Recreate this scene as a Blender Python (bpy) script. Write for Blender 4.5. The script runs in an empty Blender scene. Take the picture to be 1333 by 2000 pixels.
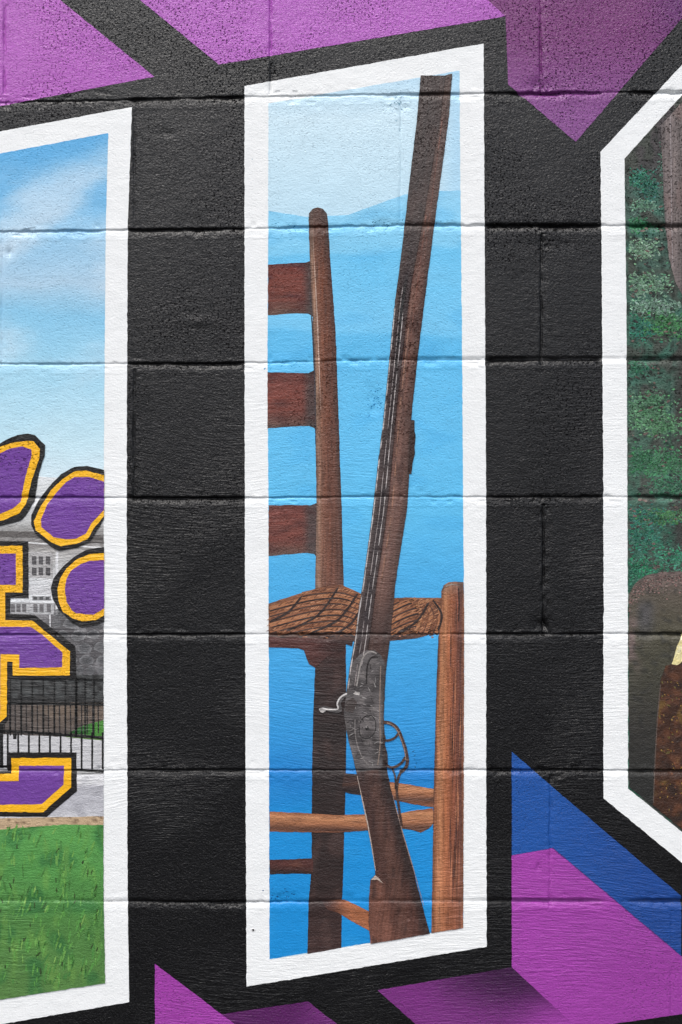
import bpy, math, random
import numpy as np
from mathutils import Vector, noise as mn

random.seed(7)
S = 0.0007675            # metres of wall per pixel of the photograph
ZC = 1.397               # height of the middle of the picture above the ground
def WX(px): return (px - 666.5) * S
def WZ(py): return ZC + (1000.0 - py) * S
def PX(x): return x / S + 666.5
def PY(z): return 1000.0 - (z - ZC) / S

# ------------------------------------------------------------------ camera, sky, sun, exposure
sc = bpy.context.scene
COL = sc.collection
cam_d = bpy.data.cameras.new('camera'); cam = bpy.data.objects.new('camera', cam_d); COL.objects.link(cam)
DIST = 1.5
cam.location = (0, -DIST, ZC); cam.rotation_euler = (math.radians(90), 0, 0)
cam_d.sensor_fit = 'VERTICAL'; cam_d.sensor_height = 36.0
cam_d.lens = 36.0 * DIST / (2000 * S)
cam_d.clip_start = 0.05; cam_d.clip_end = 2000
sc.camera = cam

SUN_EL, SUN_AZ = 62.0, 20.0      # degrees above the horizon; degrees to the left of straight behind the camera
world = bpy.data.worlds.new('World'); sc.world = world; world.use_nodes = True
wn = world.node_tree; wn.nodes.clear()
sky = wn.nodes.new('ShaderNodeTexSky'); sky.sky_type = 'NISHITA'; sky.sun_disc = False
sky.sun_elevation = math.radians(SUN_EL); sky.sun_rotation = math.radians(180 + SUN_AZ)
sky.air_density = 1.0; sky.dust_density = 4.0; sky.ozone_density = 1.0
hsv = wn.nodes.new('ShaderNodeHueSaturation'); hsv.inputs['Saturation'].default_value = 0.45
bg = wn.nodes.new('ShaderNodeBackground'); bg.inputs['Strength'].default_value = 0.15
wo = wn.nodes.new('ShaderNodeOutputWorld')
wn.links.new(sky.outputs[0], hsv.inputs['Color']); wn.links.new(hsv.outputs[0], bg.inputs[0]); wn.links.new(bg.outputs[0], wo.inputs[0])
sd = bpy.data.lights.new('sun', 'SUN'); sd.energy = 0.9; sd.angle = math.radians(12); sd.color = (1.0, 0.965, 0.92)
sun = bpy.data.objects.new('sun', sd); COL.objects.link(sun)
az, el = math.radians(SUN_AZ), math.radians(SUN_EL)
sun.rotation_euler = Vector((-math.sin(az)*math.cos(el), -math.cos(az)*math.cos(el), math.sin(el))).to_track_quat('Z', 'Y').to_euler()
sun.location = (-2, -5, 6)
vs = sc.view_settings; vs.view_transform = 'Standard'; vs.look = 'None'; vs.gamma = 1.0; vs.use_curve_mapping = False
vs.exposure = 0.68

# ------------------------------------------------------------------ colours: paint albedo from the look of the paint
def s2l(c):
    c = c / 255.0
    return c / 12.92 if c <= 0.04045 else ((c + 0.055) / 1.055) ** 2.4
KD = 1.00
def gloss_at(py):        # sky sheen that the gloss adds over the upper wall, so it is not counted as pigment
    t = min(1.0, max(0.0, (py - 350) / 900.0)); t = t * t * (3 - 2 * t)
    return 0.034 * (1 - t) + 0.004
def C(rgb, py=1400):
    g = gloss_at(py)
    return tuple(max(0.004, (s2l(v) - g) / KD) for v in rgb) + (1.0,)
def mix(a, b, t):
    t = min(1.0, max(0.0, t)); return tuple(a[i] + (b[i] - a[i]) * t for i in range(3))
def sm(a, b, v):
    t = min(1.0, max(0.0, (v - a) / (b - a))); return t * t * (3 - 2 * t)
def grad(stops, v):
    if v <= stops[0][0]: return stops[0][1]
    for (a, ca), (b, cb) in zip(stops, stops[1:]):
        if v <= b: return mix(ca, cb, (v - a) / (b - a))
    return stops[-1][1]
def nz(x, y, s, seed=0.0): return mn.noise(Vector((x / s, y / s, seed)))

# ------------------------------------------------------------------ the wall's relief: one height field for blocks, mortar and paint
JY = {k: None for k in range(0, 14)}
JPTS = [  # height of each bed joint's shadow line, in photo pixels, left / middle-left / middle-right / right
    (200, 190, 184, 178), (452, 447, 440, 440), (710, 710, 702, 700), (971, 972, 970, 970),
    (1239, 1239, 1238, 1237), (1504, 1504, 1503, 1505), (1757, 1763, 1759, 1760)]
JX = (0, 420, 760, 1333)
PITCH = 264.6
def joint_py(k, px):      # k = 0 is the highest joint in the frame
    if 0 <= k < 7: return float(np.interp(px, JX, JPTS[k]))
    base = JPTS[0] if k < 0 else JPTS[6]
    off = PITCH * (k if k < 0 else k - 6)
    return float(np.interp(px, JX, base)) * 0.3 + 0.7 * (187 if k < 0 else 1760) + off
K0, K1 = -5, 9            # joints -5 .. 9: wall of 14 courses, the lowest course stands on the ground
X0, X1 = -2300, 3700      # wall ends in pixels
HEAD_A = [8, 527, 1055]; HEAD_B = [264, 779, 1313]
def heads(course):        # course c lies between joints c-1 and c
    # even courses (top one in the frame is 0) use HEAD_A
    src = HEAD_A if course % 2 == 0 else HEAD_B
    rnd = random.Random(course * 31 + 5)
    out = [s + rnd.uniform(-4, 4) for s in src]
    if course == 6: out[2] = 1075
    if course == 2: out[2] = 1058
    if course == 4: out[2] = 1062
    x = src[0] - 524
    while x > X0 + 60: out.append(x + rnd.uniform(-3, 3)); x -= 524
    x = src[2] + 528
    while x < X1 - 60: out.append(x + rnd.uniform(-3, 3)); x += 528
    return sorted(out)
HEADS = {c: heads(c) for c in range(K0 + 1, K1 + 1)}
# depth of each head joint inside the frame (many are nearly filled with paint)
HD = {(0, 0): .9, (0, 1): 1.6, (0, 2): 1.5, (1, 0): .6, (1, 1): .45, (1, 2): .35, (2, 0): .4, (2, 1): .1, (2, 2): 1.2,
      (3, 0): .8, (3, 1): .15, (3, 2): .6, (4, 0): .2, (4, 1): .15, (4, 2): 2.0, (5, 0): .35, (5, 1): .15, (5, 2): .3,
      (6, 0): .2, (6, 1): .15, (6, 2): .7, (7, 0): .3, (7, 1): .1, (7, 2): .35}

def head_list_flat():
    out = []
    for c, hs in HEADS.items():
        inner = [h for h in hs if -60 < h < 1400]
        for h in hs:
            d = .6
            if h in inner: d = HD.get((c, inner.index(h)), .5)
            out.append((c, h, d))
    return out
HEADLIST = head_list_flat()

def smn(a, b, v):
    t = np.clip((v - a) / (b - a), 0, 1); return t * t * (3 - 2 * t)
def vnoise(x, y, seed):   # vectorised value noise, -1..1
    xi = np.floor(x).astype(np.int64); yi = np.floor(y).astype(np.int64)
    fx = x - xi; fy = y - yi; fx = fx*fx*(3-2*fx); fy = fy*fy*(3-2*fy)
    def h(a, b):
        n = (a * 374761393 + b * 668265263 + seed * 1442695041) & 0xffffffff
        n = ((n ^ (n >> 13)) * 1274126177) & 0xffffffff
        return ((n ^ (n >> 16)) & 0xffff) / 32767.5 - 1.0
    return (h(xi, yi)*(1-fx) + h(xi+1, yi)*fx)*(1-fy) + (h(xi, yi+1)*(1-fx) + h(xi+1, yi+1)*fx)*fy
def height(px, py):       # metres towards the viewer, arrays in photo pixels
    h = 0.00022*vnoise(px/60, py/45, 3) + 0.00012*vnoise(px/17, py/11, 4)
    inframe = (px > -150) & (px < 1480) & (py > -100) & (py < 2100)
    lump = vnoise(px/14, py/9, 9)
    for k in range(K0, K1 + 1):
        if k in range(0, 7): jy = np.interp(px, JX, JPTS[k])
        else:
            base = JPTS[0] if k < 0 else JPTS[6]; off = PITCH*(k if k < 0 else k-6)
            jy = np.interp(px, JX, base)*0.3 + 0.7*(187 if k < 0 else 1760) + off
        wob = 0.8*vnoise(px/26, px*0+k*7.3, 11+k) + 0.8*vnoise(px/8, px*0+k*3.1, 30+k)
        d = (jy + wob - py)          # pixels above the joint line
        A = 0.72 + 0.42*vnoise(px/120, px*0+k*5.7, 50+k) + 0.18*vnoise(px/30, px*0+k, 70+k)
        # thinner joint through the white letter outlines, where the paint fills it
        fill = np.maximum(smn(36, 20, np.abs(px-228)), np.maximum(smn(36, 20, np.abs(px-502)), np.maximum(smn(36, 20, np.abs(px-928)), smn(36, 20, np.abs(px-1200)))))
        A = np.clip(A*(1-0.62*fill)*(1-0.50*np.maximum(smn(8,-8,np.abs(px-714)-190), smn(212,196,px))), 0.16, 1.3)
        lip = vnoise(px/11, px*0+k*2.2, 90+k)
        drop = smn(2.6, 0.2, d)                      # crisp lower arris of the block above, undercut and dark
        crack = np.exp(-((d+1.3)/(1.5+1.3*np.clip(A,0.2,1.2)))**2)
        rise = smn(-3.5, -14.0 + 2.0*lip, d)
        g = -0.0022*A*drop*(1-rise) - 0.0034*np.clip(A*1.15, .15, 1.3)*crack
        ridge = 0.0004*np.exp(-((d-5.5)/2.4)**2)*(0.5+0.5*lip)*A + 0.0003*np.exp(-((d+18.5)/2.2)**2)*(0.5-0.5*lip)
        chip = -0.0010*smn(0.45, 0.85, vnoise(px/16, py/10, 120+k))*np.exp(-(np.abs(d)/16)**2)
        lum = 0.0003*lump*np.exp(-(d/15)**2)
        h = h + g + ridge + chip + lum
    for c, hx, dep in HEADLIST:
        top = 187+PITCH*(c-1); bot = 187+PITCH*c
        m = (py > top+4) & (py < bot-3)
        dx = px - hx - 1.0*vnoise(py/30, py*0+hx, 17)-0.7*vnoise(py/9, py*0+hx, 18)
        mod = dep*(0.65+0.5*vnoise(py/40, py*0+hx*0.7, 19))
        prof = -0.0034*np.minimum(mod,1.1)*(np.exp(-(dx/2.2)**2)) - 0.0006*dep*np.exp(-((dx-6)/6.0)**2)
        rough = 0.0006*dep*vnoise(px/7, py/7, 23)*np.exp(-(dx/13)**2)
        h = h + np.where(m, prof+rough, 0)
    for (cx, cy, rx, ry, dp) in [(735, 782, 17, 32, .0016), (778, 210, 26, 12, .0010), (1058, 170, 26, 14, .0028), (1060, 1222, 18, 12, .0042),
                         (17, 492, 7, 9, .0022), (330, 261, 18, 4, .0016), (392, 628, 30, 7, -.0014), (1070, 478, 60, 8, .0010),
                         (745, 438, 22, 8, .0016), (1052, 1695, 5, 8, .0016), (1085, 1515, 16, 12, .0024), (556, 1752, 26, 8, .0016),
                         (805, 1790, 60, 16, .0007), (255, 880, 10, 120, -.0007), (640, 1190, 60, 30, .0003), (900, 1504, 50, 7, .0008)]:
        rr = ((px-cx)/rx)**2 + ((py-cy)/ry)**2
        h = h - dp*np.exp(-rr)*(1+0.7*vnoise(px/6, py/6, 31))
    return h

# grid lines: dense across the joints, in and near the frame
def lines(lo, hi, dense, base, coarse, fine, inner):
    out = [lo]; x = lo
    while x < hi - 1e-6:
        inn = inner[0] <= x < inner[1]
        st = base if inn else coarse
        for a, b in dense:
            if a <= x < b: st = fine if inn else fine*3; break
        else:
            for a, b in dense:
                if x < a < x + st: st = a - x; break
        x = min(hi, x + max(st, 0.2)); out.append(x)
    return np.array(out)
hc = sorted(h for c, h, d in HEADLIST)
dx_bands = []
for a, b, c in [(8, 264, 0), (0, 0, 0)][:1]: pass
for m in range(-6, 8):
    for base_, sp in ((8, 524), (264, 524)):
        q = base_ + sp*m
        dx_bands.append((q-9, q+22 if m > 0 else q+14))
GX = lines(X0, X1, dx_bands, 5.0, 34.0, 1.5, (-120, 1450))
YT = 187 + PITCH*K0; YB = 187 + PITCH*(K1) 
dy_bands = [(187+PITCH*k-14, 187+PITCH*k+26) for k in range(K0, K1+1)]
GY = lines(YT, YB, dy_bands, 5.0, 30.0, 1.15, (-100, 2100))
MX, MY = np.meshgrid(GX, GY, indexing='ij')
H = height(MX, MY)
DHX = np.gradient(H, GX*S, axis=0); DHZ = -np.gradient(H, GY*S, axis=1)
gx = GX.tolist(); gy = GY.tolist(); Hl = H.tolist(); NXl = DHX.tolist(); NZl = DHZ.tolist()

def clip(poly, axis, val, keep_less):
    out = []; n = len(poly)
    for i in range(n):
        a = poly[i]; b = poly[(i+1) % n]
        da = a[axis]-val; db = b[axis]-val
        if keep_less: da, db = -da, -db
        if da >= 0: out.append(a)
        if (da > 0 and db < 0) or (da < 0 and db > 0):
            t = da/(da-db); p = [a[0]+(b[0]-a[0])*t, a[1]+(b[1]-a[1])*t]; p[axis] = val
            out.append((p[0], p[1]))
    return out
def clip_line(poly, x0, y0, x1, y1, left):
    out = []; n = len(poly); ex, ey = x1-x0, y1-y0
    for i in range(n):
        a = poly[i]; b = poly[(i+1) % n]
        da = ex*(a[1]-y0)-ey*(a[0]-x0); db = ex*(b[1]-y0)-ey*(b[0]-x0)
        if not left: da, db = -da, -db
        if da >= 0: out.append(a)
        if (da > 0 and db < 0) or (da < 0 and db > 0):
            t = da/(da-db); out.append((a[0]+(b[0]-a[0])*t, a[1]+(b[1]-a[1])*t))
    return out
def area(p):
    s = 0.0; n = len(p)
    for i in range(n):
        a = p[i]; b = p[(i+1) % n]; s += a[0]*b[1]-b[0]*a[1]
    return 0.5*s

LAYER = 0.00014
class Skin:               # collects pieces of painted surface that follow the wall's relief exactly
    def __init__(self): self.v = []; self.f = []; self.n = []; self.c = []
    def add(self, poly, color, layer, inner=True):
        if area(poly) < 0: poly = poly[::-1]          # y runs down the picture
        off = layer*LAYER
        vd = {}
        cf = color if callable(color) else None
        if cf is None: const = color
        V, F, N, CC = self.v, self.f, self.n, self.c
        def addv(key, x, y, h, nx, nz_):
            i = vd.get(key)
            if i is None:
                i = vd[key] = len(V)
                V.append((WX(x), -(h+off), WZ(y)))
                l = math.sqrt(nx*nx+nz_*nz_+1); N.append((-nx/l, -1/l, -nz_/l))
                CC.append(cf(x, y) if cf else const)
            return i
        def node(i, j): return addv((i, j), gx[i], gy[j], Hl[i][j], NXl[i][j], NZl[i][j])
        def full(i0, i1, j0, j1):
            for i in range(i0, i1):
                for j in range(j0, j1):
                    a = node(i, j); b = node(i+1, j); c = node(i+1, j+1); d = node(i, j+1)
                    F.append((a, c, b)); F.append((a, d, c))
        def tri(poly_, i, j, upper):
            if len(poly_) < 3 or abs(area(poly_)) < 1e-4: return
            x0, x1, y0, y1 = gx[i], gx[i+1], gy[j], gy[j+1]
            ids = []
            for (x, y) in poly_:
                u = (x-x0)/(x1-x0); w = (y-y0)/(y1-y0)
                def ip(A):
                    a, b, c, d = A[i][j], A[i+1][j], A[i+1][j+1], A[i][j+1]
                    if upper: return a+(b-a)*u+(c-b)*w        # triangle a b c  (u>=w)
                    return a+(d-a)*w+(c-d)*u
                k = addv((round(x, 3), round(y, 3), 0), x, y, ip(Hl), ip(NXl), ip(NZl))
                if not ids or ids[-1] != k: ids.append(k)
            if len(ids) > 1 and ids[0] == ids[-1]: ids.pop()
            if len(ids) >= 3 and len(set(ids)) == len(ids): F.append(tuple(ids[::-1]))
        def rec(p, i0, i1, j0, j1):
            if len(p) < 3: return
            ar = area(p)
            if ar < 1e-4: return
            ra = (gx[i1]-gx[i0])*(gy[j1]-gy[j0])
            if ar > ra*(1-1e-7): full(i0, i1, j0, j1); return
            if i1-i0 == 1 and j1-j0 == 1:
                x0, x1, y0, y1 = gx[i0], gx[i1], gy[j0], gy[j1]
                tri(clip_line(p, x0, y0, x1, y1, False), i0, j0, True)
                tri(clip_line(p, x0, y0, x1, y1, True), i0, j0, False)
                return
            if i1-i0 >= j1-j0:
                m = (i0+i1)//2; rec(clip(p, 0, gx[m], True), i0, m, j0, j1); rec(clip(p, 0, gx[m], False), m, i1, j0, j1)
            else:
                m = (j0+j1)//2; rec(clip(p, 1, gy[m], True), i0, i1, j0, m); rec(clip(p, 1, gy[m], False), i0, i1, m, j1)
        xs = [q[0] for q in poly]; ys = [q[1] for q in poly]
        i0 = max(0, int(np.searchsorted(GX, min(xs), 'right'))-1); i1 = min(len(gx)-1, int(np.searchsorted(GX, max(xs), 'left')))
        j0 = max(0, int(np.searchsorted(GY, min(ys), 'right'))-1); j1 = min(len(gy)-1, int(np.searchsorted(GY, max(ys), 'left')))
        if i1 <= i0 or j1 <= j0: return
        p = clip(clip(clip(clip(list(poly), 0, gx[i0], False), 0, gx[i1], True), 1, gy[j0], False), 1, gy[j1], True)
        rec(p, i0, i1, j0, j1)
    def build(self, name, mat, parent=None, extra_box=None):
        me = bpy.data.meshes.new(name)
        nv = len(self.v)
        V, F, N, CC = self.v, self.f, self.n, self.c
        if extra_box:
            x0, x1, y0, y1, z0, z1 = extra_box
            b = len(V)
            V = V+[(x, y, z) for x in (x0, x1) for y in (y0, y1) for z in (z0, z1)]
            for q in ((0,1,3,2),(4,6,7,5),(0,4,5,1),(2,3,7,6),(0,2,6,4),(1,5,7,3)): F.append(tuple(b+i for i in q))
            N = N+[(-1 if i < 4 else 1, -.001, .001) for i in range(8)]; CC = CC+[CC[0] if CC else (.3,.3,.3,1)]*8
        me.from_pydata(V, [], F); me.update()
        for pl in me.polygons: pl.use_smooth = True
        ca = me.color_attributes.new('paint', 'FLOAT_COLOR', 'POINT')
        ca.data.foreach_set('color', np.array(CC, dtype=np.float32).ravel())
        if not extra_box: me.normals_split_custom_set_from_vertices(N)
        else:
            ln = []
            for pl in me.polygons:
                for vi in pl.vertices: ln.append(N[vi] if vi < nv else tuple(pl.normal))
            me.normals_split_custom_set(ln)
        me.materials.append(mat)
        o = bpy.data.objects.new(name, me); COL.objects.link(o)
        if parent:
            o.parent = parent
            o.matrix_parent_inverse.identity()
            off = parent_world(parent)
            o.location = (-off[0], -off[1], -off[2]) if parent.type == 'EMPTY' else (0, 0, 0)
        return o
def parent_world(p):
    if p.type == 'EMPTY': return tuple(p.location)
    return (0, 0, 0)
def thing(name, label, cat, px, py, group=None):
    o = bpy.data.objects.new(name, None); COL.objects.link(o)
    o.location = (WX(px), 0, WZ(py)); o.empty_display_size = .05
    o['label'] = label; o['category'] = cat
    if group: o['group'] = group
    return o
def tag(o, label, cat, group=None, kind=None):
    if label: o['label'] = label
    if cat: o['category'] = cat
    if group: o['group'] = group
    if kind: o['kind'] = kind
    return o

def rough(poly, amp=0.7, step=7.0, seed=1.0, keep=None):   # a hand-cut edge: densify and wander slightly
    out = []; n = len(poly)
    for i in range(n):
        a = poly[i]; b = poly[(i+1) % n]
        L = math.hypot(b[0]-a[0], b[1]-a[1]); k = max(1, int(L/step))
        ux, uy = (b[0]-a[0])/max(L, 1e-6), (b[1]-a[1])/max(L, 1e-6)
        for q in range(k):
            t = q/k; x = a[0]+(b[0]-a[0])*t; y = a[1]+(b[1]-a[1])*t
            w = amp*(nz(x, y, 6, seed)*1.3+nz(x, y, 15, seed+5)*.6)
            if q == 0: w *= .3
            out.append((x-uy*w, y+ux*w))
    return out
def ribbon(pts, w, taper=0.0):
    L, R = [], []; n = len(pts)
    for i, p in enumerate(pts):
        a = pts[max(0, i-1)]; b = pts[min(n-1, i+1)]
        dx, dy = b[0]-a[0], b[1]-a[1]; l = math.hypot(dx, dy) or 1
        ww = (w[i] if isinstance(w, (list, tuple)) else w)*.5
        if taper and (i == 0 or i == n-1): ww *= (1-taper)
        L.append((p[0]-dy/l*ww, p[1]+dx/l*ww)); R.append((p[0]+dy/l*ww, p[1]-dx/l*ww))
    return L+R[::-1]
def spline(pts, sub=4):
    out = []; n = len(pts)
    for i in range(n-1):
        p0 = pts[max(0, i-1)]; p1 = pts[i]; p2 = pts[i+1]; p3 = pts[min(n-1, i+2)]
        for q in range(sub):
            t = q/sub
            out.append(tuple(.5*(2*p1[k]+(p2[k]-p0[k])*t+(2*p0[k]-5*p1[k]+4*p2[k]-p3[k])*t*t+(3*p1[k]-p0[k]-3*p2[k]+p3[k])*t**3) for k in (0, 1)))
    out.append(pts[-1]); return out
def dab(x, y, l, w, ang, rnd, n=7):
    c, s_ = math.cos(ang), math.sin(ang); out = []
    for k in range(n):
        t = 2*math.pi*k/n; r = rnd.uniform(.7, 1.15)
        a, b = l*.5*r*math.cos(t), w*.5*r*math.sin(t); out.append((x+a*c-b*s_, y+a*s_+b*c))
    return out

# ------------------------------------------------------------------ materials
def relief_group():
    g = bpy.data.node_groups.new('paint_relief', 'ShaderNodeTree')
    g.interface.new_socket('Normal', in_out='OUTPUT', socket_type='NodeSocketVector')
    g.interface.new_socket('Pore', in_out='OUTPUT', socket_type='NodeSocketFloat')
    g.interface.new_socket('Tone', in_out='OUTPUT', socket_type='NodeSocketFloat')
    g.interface.new_socket('Strength', in_out='INPUT', socket_type='NodeSocketFloat')
    g.interface.new_socket('Pitting', in_out='INPUT', socket_type='NodeSocketFloat')
    N, L = g.nodes, g.links
    gi = N.new('NodeGroupInput'); go = N.new('NodeGroupOutput'); geo = N.new('ShaderNodeNewGeometry')
    def mapping(sx, sz, rot=0.0, src=None):
        m = N.new('ShaderNodeMapping'); m.vector_type = 'POINT'
        m.inputs['Rotation'].default_value = (0, rot, 0); m.inputs['Scale'].default_value = (sx, 1, sz)
        L.new(src or geo.outputs['Position'], m.inputs[0]); return m.outputs[0]
    def noise(vec, scale, detail=2.0, rough_=.5, dist=0.0):
        n = N.new('ShaderNodeTexNoise'); n.inputs['Scale'].default_value = scale; n.inputs['Detail'].default_value = detail
        n.inputs['Roughness'].default_value = rough_; n.inputs['Distortion'].default_value = dist
        L.new(vec, n.inputs['Vector']); return n.outputs['Fac']
    def mth(op, a, b=None, c=None):
        m = N.new('ShaderNodeMath'); m.operation = op
        for i, v in enumerate((a, b, c)):
            if v is None: continue
            if isinstance(v, (int, float)): m.inputs[i].default_value = v
            else: L.new(v, m.inputs[i])
        return m.outputs[0]
    def rng(v, a, b, lo=0.0, hi=1.0):
        m = N.new('ShaderNodeMapRange'); m.interpolation_type = 'SMOOTHSTEP'
        L.new(v, m.inputs[0])
        for i, q in enumerate((a, b, lo, hi)): m.inputs[i+1].default_value = q
        return m.outputs[0]
    P = geo.outputs['Position']
    stip = noise(mapping(0.8, 1.0), 370, 3, .65, .4)
    coarse = noise(mapping(0.7, 1.0), 120, 2, .5, .2)
    # brush drags: long noise, gently curving across the wall
    w = N.new('ShaderNodeTexNoise'); w.inputs['Scale'].default_value = 2.6; w.inputs['Detail'].default_value = 1; L.new(P, w.inputs['Vector'])
    vm = N.new('ShaderNodeVectorMath'); vm.operation = 'MULTIPLY_ADD'; L.new(w.outputs['Color'], vm.inputs[0]); vm.inputs[1].default_value = (.02, 0, .11); L.new(P, vm.inputs[2])
    drag = noise(mapping(0.085, 1.0, math.radians(4), vm.outputs[0]), 330, 3.5, .65)
    zone = noise(P, 3.3, 2, .5)
    sx = N.new('ShaderNodeSeparateXYZ'); L.new(P, sx.inputs[0])
    low = rng(sx.outputs['Z'], 1.85, 1.25, 0.10, 0.95)         # more brushed on the lower courses, more rolled above
    dragm = mth('MULTIPLY', rng(zone, .42, .60), low)
    pit_n = noise(mapping(.9, 1.0), 360, 2.0, .5, .3)
    pits = rng(pit_n, .43, .34)
    pzone = noise(P, 5.5, 2, .5)
    pitm = mth('MULTIPLY', rng(pzone, .42, .60, .22, 1.0), rng(sx.outputs['Z'], 1.15, 1.8, .3, 1.0))
    pitd = mth('MULTIPLY', mth('MULTIPLY', pits, pitm), gi.outputs['Pitting'])
    amp = rng(zone, .3, .7, 1.0, .6)
    h = mth('MULTIPLY', stip, amp)
    h = mth('MULTIPLY_ADD', coarse, .55, h)
    h = mth('MULTIPLY_ADD', mth('MULTIPLY', drag, dragm), 1.5, h)
    h = mth('MULTIPLY_ADD', pitd, -1.0, h)
    b = N.new('ShaderNodeBump'); L.new(gi.outputs['Strength'], b.inputs['Strength']); b.inputs['Distance'].default_value = .0014
    L.new(h, b.inputs['Height'])
    L.new(b.outputs[0], go.inputs['Normal'])
    L.new(pitd, go.inputs['Pore'])
    tone = mth('MULTIPLY_ADD', noise(P, 26, 4, .6), .5, mth('MULTIPLY', noise(mapping(.3, 1), 90, 3, .6), .5))
    L.new(tone, go.inputs['Tone'])
    return g
RELIEF = relief_group()
MATS = {}
def paint(name, rough_=0.42, vary=.10, pore_shade=.6, grain=None, gamt=0.5, spec=.5, fixed=None, relief=.9, pit=1.0):
    """painted masonry; colour from the paint attribute or fixed, grain = 'v' / 'h' / (angle) adds brushed wood streaks"""
    if name in MATS: return MATS[name]
    m = bpy.data.materials.new(name); m.use_nodes = True; nt = m.node_tree; N, L = nt.nodes, nt.links
    p = N['Principled BSDF']
    g = N.new('ShaderNodeGroup'); g.node_tree = RELIEF; g.inputs['Strength'].default_value = relief; g.inputs['Pitting'].default_value = pit
    if fixed is None:
        a = N.new('ShaderNodeAttribute'); a.attribute_name = 'paint'; col = a.outputs['Color']
    else:
        a = N.new('ShaderNodeRGB'); a.outputs[0].default_value = fixed; col = a.outputs[0]
    def scale(col, fac):
        v = N.new('ShaderNodeVectorMath'); v.operation = 'SCALE'; L.new(col, v.inputs[0]); L.new(fac, v.inputs['Scale']); return v.outputs[0]
    r = N.new('ShaderNodeMapRange'); L.new(g.outputs['Tone'], r.inputs[0])
    r.inputs[1].default_value = .3; r.inputs[2].default_value = .7; r.inputs[3].default_value = 1-vary; r.inputs[4].default_value = 1+vary
    col = scale(col, r.outputs[0])
    if grain is not None:
        geo = N.new('ShaderNodeNewGeometry'); mp = N.new('ShaderNodeMapping'); L.new(geo.outputs['Position'], mp.inputs[0])
        mp.vector_type = 'TEXTURE'
        mp.inputs['Rotation'].default_value = (0, grain, 0); mp.inputs['Scale'].default_value = (.06, 1, 1.0)
        mp.inputs['Scale'].default_value = (12.0, 1, .8)
        n = N.new('ShaderNodeTexNoise'); n.inputs['Scale'].default_value = 190; n.inputs['Detail'].default_value = 3; n.inputs['Roughness'].default_value = .6
        L.new(mp.outputs[0], n.inputs['Vector'])
        r2 = N.new('ShaderNodeMapRange'); L.new(n.outputs['Fac'], r2.inputs[0])
        r2.inputs[1].default_value = .3; r2.inputs[2].default_value = .7; r2.inputs[3].default_value = 1-gamt; r2.inputs[4].default_value = 1+gamt
        col = scale(col, r2.outputs[0])
    r3 = N.new('ShaderNodeMapRange'); L.new(g.outputs['Pore'], r3.inputs[0]); r3.inputs[3].default_value = 1; r3.inputs[4].default_value = 1-pore_shade  # shade inside the pits painted into the colour, with dark undercoat showing
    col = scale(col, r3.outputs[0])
    L.new(col, p.inputs['Base Color'])
    r4 = N.new('ShaderNodeMapRange'); L.new(g.outputs['Pore'], r4.inputs[0]); r4.inputs[3].default_value = spec; r4.inputs[4].default_value = spec*.15
    L.new(r4.outputs[0], p.inputs['Specular IOR Level'])     
    L.new(g.outputs['Normal'], p.inputs['Normal'])
    p.inputs['Roughness'].default_value = rough_
    MATS[name] = m; return m
M_BLACK = paint('black_masonry_paint', .31, .15, .5, spec=.46, relief=1.0, pit=1.6)
M_WALL = M_BLACK
M_WHITE = paint('white_masonry_paint', .5, .03, .12, relief=.5, pit=.3)
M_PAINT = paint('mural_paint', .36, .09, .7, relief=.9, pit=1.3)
M_SKY = paint('mural_sky_paint', .40, .05, .2, relief=.55, pit=.5)
M_PIC = paint('mural_picture_paint', .45, .16, .5)
M_WV = paint('wood_paint_upright', .42, .12, .5, grain=math.radians(90), gamt=.42)
M_WH = paint('wood_paint_level', .42, .08, .5, grain=math.radians(0), gamt=.28)
M_GUN = paint('wood_paint_sloping', .42, .08, .55, grain=math.radians(-82), gamt=.30)
M_STONE = paint('leaf_paint', .48, .35, .6)

# ------------------------------------------------------------------ ground (below the frame, where the wall stands)
GZ = WZ(YB)
def plain(name, col, rough_=.9, nscale=40):
    m = bpy.data.materials.new(name); m.use_nodes = True; N, L = m.node_tree.nodes, m.node_tree.links
    p = N['Principled BSDF']; p.inputs['Roughness'].default_value = rough_
    t = N.new('ShaderNodeTexNoise'); t.inputs['Scale'].default_value = nscale; t.inputs['Detail'].default_value = 6
    r = N.new('ShaderNodeValToRGB'); r.color_ramp.elements[0].color = tuple(c*.7 for c in col)+(1,); r.color_ramp.elements[1].color = tuple(c*1.3 for c in col)+(1,)
    geo = N.new('ShaderNodeNewGeometry'); L.new(geo.outputs['Position'], t.inputs['Vector'])
    L.new(t.outputs['Fac'], r.inputs[0]); L.new(r.outputs[0], p.inputs['Base Color'])
    b = N.new('ShaderNodeBump'); b.inputs['Distance'].default_value = .004; L.new(t.outputs['Fac'], b.inputs['Height']); L.new(b.outputs[0], p.inputs['Normal'])
    return m
def sheet(name, x0, x1, y0, y1, z, mat):
    me = bpy.data.meshes.new(name); me.from_pydata([(x0,y0,z),(x1,y0,z),(x1,y1,z),(x0,y1,z)], [], [(0,1,2,3)]); me.materials.append(mat)
    o = bpy.data.objects.new(name, me); COL.objects.link(o); o['kind'] = 'structure'; return o
sheet('ground', -600, 600, -600, 600, GZ-.004, plain('asphalt', (.038,.038,.04), .9, 60))

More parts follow.
